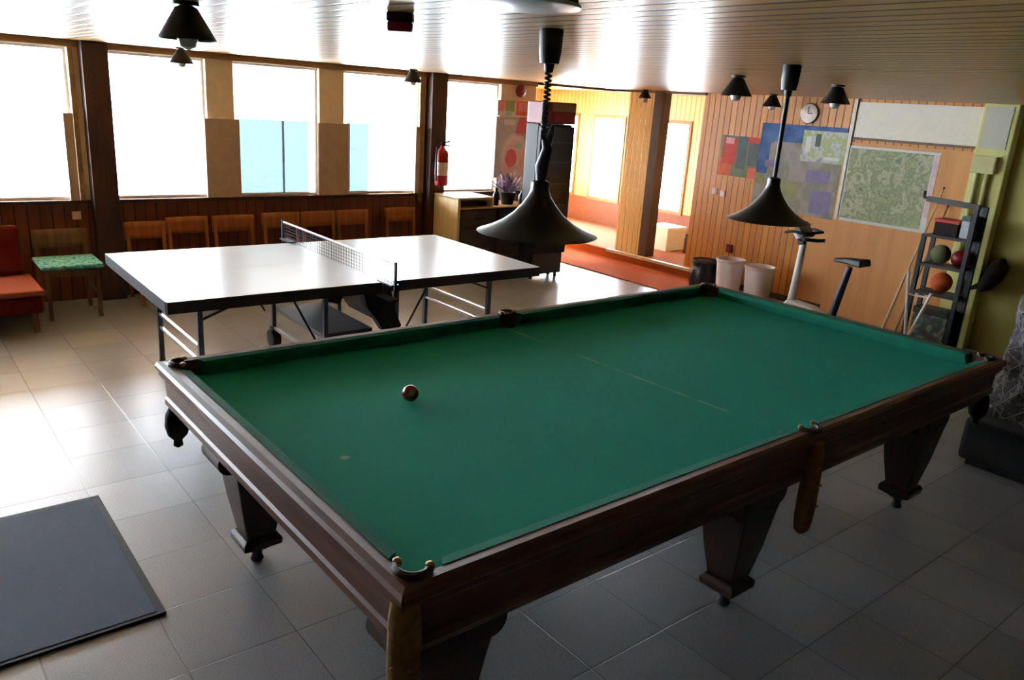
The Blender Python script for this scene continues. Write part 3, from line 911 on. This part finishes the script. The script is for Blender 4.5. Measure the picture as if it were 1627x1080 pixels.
for k, (x, y, hgt, r, mt_, lb) in enumerate([(5.72,7.30,.2,.035,'black','dark bottle on the cabinet just left of the heather plant'),(6.14,7.32,.17,.05,'cabdark','dark brown jar on the cabinet just right of the heather plant')]):
    o = thing('bottle' if k == 0 else 'jar', lb, 'bottle' if k == 0 else 'jar', (x, y, .8005))
    MB().lathe([(r*.9,0),(r,.01),(r,hgt*.6),(r*.5,hgt*.8),(r*.45,hgt*.93)], n=18).build('body', mt_, o, smooth=True)
    MB().lathe([(r*.5,hgt*.93),(r*.5,hgt)], n=14).build('cap', 'black_metal', o, smooth=True)

fr = thing('drinks_fridge', 'tall black glass-door drinks fridge with a dark red header beside the alcove', 'fridge', (5.87, 6.75, 0))
FW, FD = .505, .26
MB().box((0,.05,.06),(FW,FD,1.76)).build('body', 'fridge_body', fr, bevel=.01)
dr = MB().box((0,0,.30),(FW,.05,1.74)).build('door', 'fridge_body', fr, bevel=.008)
MB().box((.07,-.003,.42),(FW-.05,0,1.68)).build('glass', 'fridge_glass', dr)
for z in (.62,.86,1.10,1.34,1.56):
    MB().box((.075,-.006,z),(FW-.055,-.003,z+.012)).build('shelf_edge', 'fridge_panel', dr)
hn = MB().box((.02,-.04,.85),(.036,-.025,1.35)).box((.02,-.03,.86),(.036,0,.88)).box((.02,-.03,1.32),(.036,0,1.34))
hn.build('handle', 'grey_metal', dr)
MB().box((.03,.02,.06),(FW-.03,.05,.29)).build('grille', 'fridge_panel', fr)
hd = MB().box((0,0,1.765),(FW,FD,2.0)).build('header', 'fridge_red', fr, bevel=.012)
MB().box((.14,-.004,1.90),(FW-.01,-.0005,1.985)).build('sign_panel', 'fridge_grey', hd)
MB().box((.16,-.004,1.785),(FW-.03,-.0005,1.88)).build('sign_panel', 'darkred', hd)
for x in (.06,FW-.06):
    for y in (.08,FD-.06): MB().lathe([(.02,0),(.02,.061)], (x,y,0), 12).build('foot', 'black', fr)

# ================================================================== FAR WALL
def sheet_x(name, label, cat, y0, y1, z0, z1, mats, patches, x=XF, bottom_shift=0):
    """flat sheet hung on the far wall; u runs from the left edge (large y) to the right"""
    b = MB().box((x-.003, y0, z0), (x-.0005, y1, z1), 0)
    for i, (u0, u1, v0, v1, k) in enumerate(patches):
        xx = x - .0036 - .0005*i
        yy = lambda u: y1 - (y1-y0)*u
        zz = lambda v: z0 + (z1-z0)*v
        b.add([(xx, yy(u0), zz(v0)), (xx, yy(u1), zz(v0)), (xx, yy(u1), zz(v1)), (xx, yy(u0), zz(v1))], [(0,1,2,3)], k)
    return tag(b.build(name, mats), label, cat)
pb = MB().box((XF-.014, 3.06, .0), (XF-.0005, 4.68, 1.80)).build('plywood_panel', 'ply')
tag(pb, 'orange plywood sheet covering the lower far wall behind the exercise bike', 'panel')
wb = thing('whiteboard', 'wide blank whiteboard high on the far wall under the ceiling', 'whiteboard', (XF-.001, 3.65, 2.02))
MB().box((-.014,-.60,-.17),(0,.62,.175)).build('board', 'whiteboard', wb)
MB().box((-.022,-.62,-.195),(0,.64,-.17)).build('frame', 'trim_dark', wb)
o = MB().box((XF-.03, 4.285, 1.0), (XF-.0145, 4.32, ZC)).build('batten', 'white_trim')
tag(o, 'thin pale vertical batten between the blue map and the whiteboard', 'batten')
sheet_x('poster', 'small poster in red, grey and slate on the amber boards left of the blue map', 'poster', 5.31, 5.89, 1.30, 1.76,
        ['greenprint','orange','redprint','slate','salmon','pink'], [(0,.3,0,.45,1),(.05,.38,.3,.95,2),(.40,.62,.2,1,3),(.66,.92,.3,.85,3),(.7,1,.0,.25,4),(.1,.3,.8,.95,5),(.62,.95,.86,1,2)])
sheet_x('wall_map', 'large wall map with a blue top edge left of the green map', 'map', 4.345, 5.36, .985, 1.93,
        ['mapland','blue','maplilac','mapgreen','paper'], [(0,1,.78,1,1),(0,.14,.42,.8,1),(.0,.12,.30,.42,3),(.1,.3,.5,.58,2),(.3,.55,.16,.36,3),(.62,.9,.38,.52,2),(.72,.95,.04,.3,2),(.18,.55,.66,.8,0)], x=XF-.0145)
sheet_x('printed_sheet', 'white printed sheet with blue and yellow figures over the right corner of the blue map', 'poster', 4.325, 4.83, 1.56, 1.885,
        ['sheet','paper','slate'], [(.08,.2,.3,.8,1),(.3,.42,.5,.9,2),(.55,.9,.1,.2,1)], x=XF-.0215)
sheet_x('wall_map', 'pale green relief map hanging under the whiteboard', 'map', 3.375, 4.285, 1.0, 1.765,
        ['paper','atlas','palepink'], [(.02,.94,.04,.97,1),(.95,1,.2,.97,2)], x=XF-.015)
ck = thing('wall_clock', 'round peach wall clock above the blue map', 'clock', (XF, 4.81, 2.055))
MB().lathe([(.105,-.0001),(.108,-.02),(.10,-.03)], n=36, axis='x').build('case', 'chairdark', ck, smooth=True)
MB().lathe([(.098,-.03),(.098,-.034),(.06,-.04),(.002,-.041)], n=36, axis='x').build('dial', 'clock', ck, smooth=True)
MB().box((-.046,-.004,0),(-.043,.004,.07)).box((-.046,-.05,-.004),(-.043,0,.004)).build('hands', 'black', ck)
for k, (y, z, lb) in enumerate([(5.90,1.10,'pale wall socket on the amber boards, left one below the small poster'),(5.78,1.085,'pale wall socket on the amber boards, right one below the small poster')]):
    t = thing('wall_socket', lb, 'wall socket', (XF, y, z), 0, 'wall sockets below the small poster')
    MB().box((-.012,-.038,-.038),(-.0001,.038,.038)).build('plate', 'label', t, bevel=.004)
    MB().lathe([(.022,-.012),(.022,-.014)], n=16, axis='x').build('insert', 'bin', t)
t = thing('call_button', 'small dark red button box low on the amber boards above the bins', 'button', (XF, 5.57, .46))
MB().box((-.03,-.04,-.05),(-.0001,.04,.05)).build('housing', 'darkred', t, bevel=.004)
MB().lathe([(.018,-.03),(.016,-.04)], n=14, axis='x').build('knob', 'red', t)
eb = thing('junction_box', 'pale yellow electrical box at the top of the olive pilaster', 'electrical box', (XF-.12, 2.93, 1.70))
MB().box((-.06,-.10,-.075),(-.0001,.10,.075)).build('housing', 'yellowbox', eb, bevel=.006)
MB().box((-.064,-.09,-.065),(-.06,.09,.065)).build('lid', 'yellowbox', eb)
for dy in (-.045, .045):
    MB().tube([(-.03,dy,-.075),(-.03,dy,-.9)], .022, 10).build('conduit', 'yellowbox', eb, smooth=True)
for k, (y0, y1, lb) in enumerate([(2.80,3.02,'pale blank panel at the top of the olive pilaster'),(1.6,2.68,'pale blank panel high on the olive wall at the right edge')]):
    xx = XF-.12 if k == 0 else XF
    o = MB().box((xx-.01, y0, 1.84), (xx-.0005, y1, 2.2)).build('blank_panel', 'offwhite')
    tag(o, lb, 'panel')

# ================================================================== BINS, BAG, BOX
def bin_(label, x, y, r, hgt):
    t = thing('waste_bin', label, 'bin', (x, y, .012), 0, 'white plastic bins')
    MB().lathe([(r*.78,0),(r*.8,.004),(r,hgt-.02),(r*1.03,hgt-.02),(r*1.03,hgt),(r*.96,hgt),(r*.76,.02),(.002,.015)], n=32).build('body', 'bin', t, smooth=True)
    MB().lathe([(r*1.0,hgt-.03),(r*1.06,hgt-.025),(r*1.06,hgt+.004),(r*1.0,hgt+.006)], n=32, close=True).build('rim', 'label', t, smooth=True)
    return t
bin_('white plastic bin on the carpet next to the black rubbish bag', 7.40, 5.13, .155, .44)
bin_('white plastic bin at the foot of the amber boards, right of the other bin', 7.46, 4.79, .16, .42)
bg = thing('rubbish_bag', 'black rubbish bag standing on the carpet left of the white bins', 'bag', (7.52, 5.56, .012))
b = MB(); n = 18; prof = [(.11,0),(.155,.03),(.17,.12),(.165,.22),(.15,.28),(.155,.32),(.13,.33)]
b.lathe(prof, n=n)
rr = random.Random(5)
b.v = [(x*(1+rr.uniform(-.07,.07)), y*(1+rr.uniform(-.07,.07)), z+(rr.uniform(-.012,.012) if z > .02 else 0)) for x,y,z in b.v]
b.build('bag_body', 'bag', bg, smooth=True)
MB().lathe([(.15,.315),(.165,.33),(.16,.345),(.145,.335)], n=24, close=True).build('bag_mouth', 'grey_plastic', bg, smooth=True)
bx = thing('cardboard_box', 'white box standing on the alcove floor beneath the right alcove window', 'box', (8.75, 7.22, .12), 0)
MB().box((-.2,-.2,0),(.2,.2,.30)).build('carton', 'box', bx, bevel=.004)
MB().box((-.205,-.205,.28),(.205,.205,.325)).build('lid', 'box', bx, bevel=.004)
o = thing('flask', 'slim dark flask on the alcove floor right of the white box', 'flask', (8.75, 6.82, .12))
MB().lathe([(.045,0),(.045,.2),(.03,.23),(.028,.24)], n=16).build('body', 'grey_plastic', o, smooth=True)
MB().lathe([(.03,.24),(.03,.27)], n=14).build('cap', 'black', o, smooth=True)

# ================================================================== EXERCISE BIKE
eb = thing('exercise_bike', 'white exercise bike with black handlebar and navy saddle post beyond the table', 'exercise bike', (6.25, 3.55, 0))
# long axis of the bike runs along -y (towards the saddle)
MB().tube([(0,.12,.16),(0,.1,.55),(.0,.08,.98)], [.045,.032,.028], 14).build('front_post', 'white_enamel', eb, smooth=True)
MB().tube([(0,.10,.97),(-.02,.14,1.03),(-.03,.16,1.06)], [.028,.03,.026], 12).build('console_neck', 'white_enamel', eb, smooth=True)
MB().add([(-.10,.03,1.03),(.08,.03,1.03),(.08,.12,1.14),(-.10,.12,1.14),(-.10,.06,1.01),(.08,.06,1.01),(.08,.15,1.12),(-.10,.15,1.12)],
         [(0,1,2,3),(7,6,5,4),(0,4,5,1),(1,5,6,2),(2,6,7,3),(3,7,4,0)]).build('console', 'grey_plastic', eb, bevel=.006)
MB().tube([(-.16,-.02,.99),(-.15,.03,.98),(-.06,.10,.985),(.06,.10,.985),(.15,.03,.98),(.16,-.02,.99)], .016, 10).build('handlebar', 'black', eb, smooth=True)
MB().tube([(-.15,.18,1.05),(-.17,.1,1.07),(-.14,.0,1.06),(.14,.0,1.06),(.17,.1,1.07),(.15,.18,1.05)], .012, 10).build('handlebar', 'black', eb, smooth=True)
MB().tube([(0,-.28,.33),(0,-.33,.62),(0,-.37,.84)], [.032,.03,.024], 12).build('saddle_post', 'navy', eb, smooth=True)
MB().add([(-.10,-.50,.86),(.10,-.50,.86),(.05,-.34,.865),(.025,-.22,.86),(-.025,-.22,.86),(-.05,-.34,.865),
          (-.09,-.49,.92),(.09,-.49,.92),(.045,-.34,.91),(.02,-.23,.89),(-.02,-.23,.89),(-.045,-.34,.91)],
         [(5,4,3,2,1,0),(6,7,8,9,10,11)]+[(i,(i+1)%6,6+(i+1)%6,6+i) for i in range(6)]).build('saddle', 'black', eb, bevel=.012)
MB().prism([(-.33,.16),(.2,.14),(.24,.3),(.12,.46),(-.12,.44),(-.33,.36)], 'x', -.06, .06).build('flywheel_housing', 'white_enamel', eb, bevel=.02)
MB().box((-.03,-.42,.05),(.03,.36,.16)).build('base_beam', 'white_enamel', eb, bevel=.008)
for y in (-.42,.36):
    MB().tube([(-.25,y,.035),(.25,y,.035)], .035, 12).build('floor_bar', 'white_enamel', eb, smooth=True)
for sx in (-1,1):
    MB().bar((sx*.075,-.04,.30),(sx*.085,-.04+sx*.13,.30-.07*sx),.02).build('crank', 'steel', eb)
    MB().box((sx*.09,-.08+sx*.13,.29-.07*sx),(sx*.18,.0+sx*.13,.31-.07*sx)).build('pedal', 'black', eb)

# ================================================================== CUES, RACK, STUFF AT THE RIGHT
def cue(label, p, q, mt_):
    p, q = Vector(p), Vector(q)
    o = thing('billiard_cue', label, 'cue', p, 0, 'cues leaning on the far wall')
    d = q - p
    MB().tube([(0,0,0), d*.5, d*.985], [.0145,.011,.007], 10).build('shaft', mt_, o, smooth=True)
    MB().tube([d*.985, d], [.0072,.007], 10).build('tip', 'black', o, smooth=True)
    MB().tube([d*0+d*.002, d*.02], [.0155,.015], 10).build('butt_cap', 'black', o, smooth=True)
cue('pale ash billiard cue leaning against the plywood, left one of the pair', (7.50, 3.40, .002), (7.93, 3.27, 1.46), 'cue')
cue('tan billiard cue leaning against the plywood, right one of the pair', (7.56, 3.30, .002), (7.93, 3.20, 1.30), 'cue_dark')

rk = thing('equipment_rack', 'dark metal rack with crossbar and shelves full of sports clutter by the pilaster', 'rack', (7.30, 2.71, 0))
for y in (0, .38):
    for x in (0, .2):
        z = 1.36 if y == 0 else 1.08
        MB().bar((x,y,0),(x,y,z),.035).build('upright', 'black_metal', rk)
MB().bar((0,-.02,1.365),(0,.42,1.385),.05,.045).build('crossbar', 'grey_plastic', rk)
MB().tube([(0,.41,1.385),(0,.45,1.395),(0,.455,1.45)], .014, 8).build('hook', 'black_metal', rk, smooth=True)
for z in (.12,.55,.80,1.06):
    MB().box((-.02,.02,z),(.22,.36,z+.025)).build('shelf', 'black_metal', rk)
MB().box((.22,.0,.02),(.23,.06,1.36)).build('back_panel', 'grey_plastic', rk)
items = [('ball','dark green ball on the rack shelf','ball',(7.40,2.96,.826),.085,'greenprint'),
         ('ball','maroon ball on the rack shelf right of the green ball','ball',(7.40,2.79,.826),.075,'darkred'),
         ('ball','orange-brown ball on the lower rack shelf','ball',(7.40,2.90,.576),.09,'orange')]
for nm, lb, ct, (x,y,z), r, mt_ in items:
    tag(MB().ball((0,0,r), r, 14).build(nm, mt_, smooth=True, loc=(x,y,z)), lb, ct)
def carton(label, x, y, z, dx, dy, dz, mt_, lidm):
    t = thing('storage_box', label, 'box', (x, y, z))
    MB().box((-dx,-dy,0),(dx,dy,dz*.8)).build('body', mt_, t, bevel=.006)
    MB().box((-dx-.004,-dy-.004,dz*.8),(dx+.004,dy+.004,dz)).build('lid', lidm, t, bevel=.004)
carton('red-brown box on the top shelf of the equipment rack', 7.40, 2.93, 1.086, .09, .1, .14, 'coat', 'redprint')
carton('grey box on the top shelf of the equipment rack, right one', 7.40, 2.78, 1.086, .08, .035, .19, 'greyblue', 'slate')
carton('dark patterned box at the foot of the equipment rack', 7.40, 2.90, .146, .09, .15, .28, 'toy', 'black')
st = thing('step_stool', 'small white A-frame stand in front of the equipment rack', 'stand', (7.10, 2.98, 0), math.radians(8))
MB().tube([(0,-.02,0),(0,.09,.76)], .013, 10).build('leg', 'white_enamel', st, smooth=True)
MB().tube([(0,.03,0),(0,-.13,.60)], .013, 10).build('leg', 'white_enamel', st, smooth=True)
MB().tube([(0,.062,.56),(0,-.12,.56)], .009, 8).build('crossbar', 'white_enamel', st, smooth=True)
MB().tube([(-.1,.0,.012),(.1,.0,.012)], .012, 8).build('foot_bar', 'white_enamel', st, smooth=True)
ct = thing('jacket', 'dark brown jacket hanging on a hook at the olive pilaster', 'jacket', (XF-.001, 2.63, -.16))
b = MB().tube([(-.09,.0,1.06),(-.10,-.01,1.0),(-.10,.02,.90),(-.10,.07,.80),(-.09,.12,.74)], [.03,.075,.085,.06,.02], 12)
b.build('body', 'coat', ct, smooth=True)
MB().tube([(-.10,.05,.84),(-.11,.13,.78),(-.11,.20,.74)], [.04,.03,.018], 10).build('sleeve', 'coat', ct, smooth=True)
MB().tube([(0,-.0,1.03),(-.06,0,1.03),(-.08,0,1.05)], .008, 8).build('hook', 'black_metal', ct, smooth=True)

# grey netting heaped over a dark bench at the right edge
bn = thing('low_bench', 'charcoal padded bench at the right edge under the grey netting', 'bench', (5.05, .45, 0))
MB().box((0,0,.03),(.80,1.22,.30)).build('padding', 'darkcloth', bn, bevel=.03)
MB().box((.03,.03,0),(.72,1.17,.03)).build('plinth', 'black', bn)
nb = thing('netting_heap', 'grey tangled netting heaped high on the dark bench at the right edge', 'netting', (5.45, 1.14, .301))
def heap(u, v):
    a = 2*math.pi*u
    z = v*1.05
    k = (1-v)**.8
    rx = .30*k + .15*(1-k); ry = .50*k + .30*(1-k)
    if v > .9: 
        q = math.sqrt(max(0, 1-((v-.9)/.1)**2)); rx *= .15+.85*q; ry *= .15+.85*q
    wob = 1 + .06*math.sin(9*a+5*v) + .05*math.sin(17*a-9*v) + .04*math.sin(23*v+3*a) + .03*math.sin(31*a+14*v)
    return (rx*wob*math.cos(a), ry*wob*math.sin(a) + .12*v, z*(1-.03*math.sin(5*a)))
hb = MB().grid(heap, 120, 50)
hb.add([heap(i/120, 1) for i in range(120)], [tuple(range(120))])
hb.build('net_mass', 'greybundle', nb, smooth=True)
cd = MB()
for k in range(110):
    ph = k/110.0
    pts = []
    for i in range(19):
        v = i/18*.96
        x, y, z = heap((ph + .10*v*(1 if k % 2 else -1) + .010*math.sin(14*v+k) + .006*math.sin(40*v+2*k)) % 1, v)
        pts.append((x*1.025, y*1.015, z+.004))
    cd.tube(pts, .0032, 5)
cd.build('net_cords', 'netcord', nb, smooth=True)
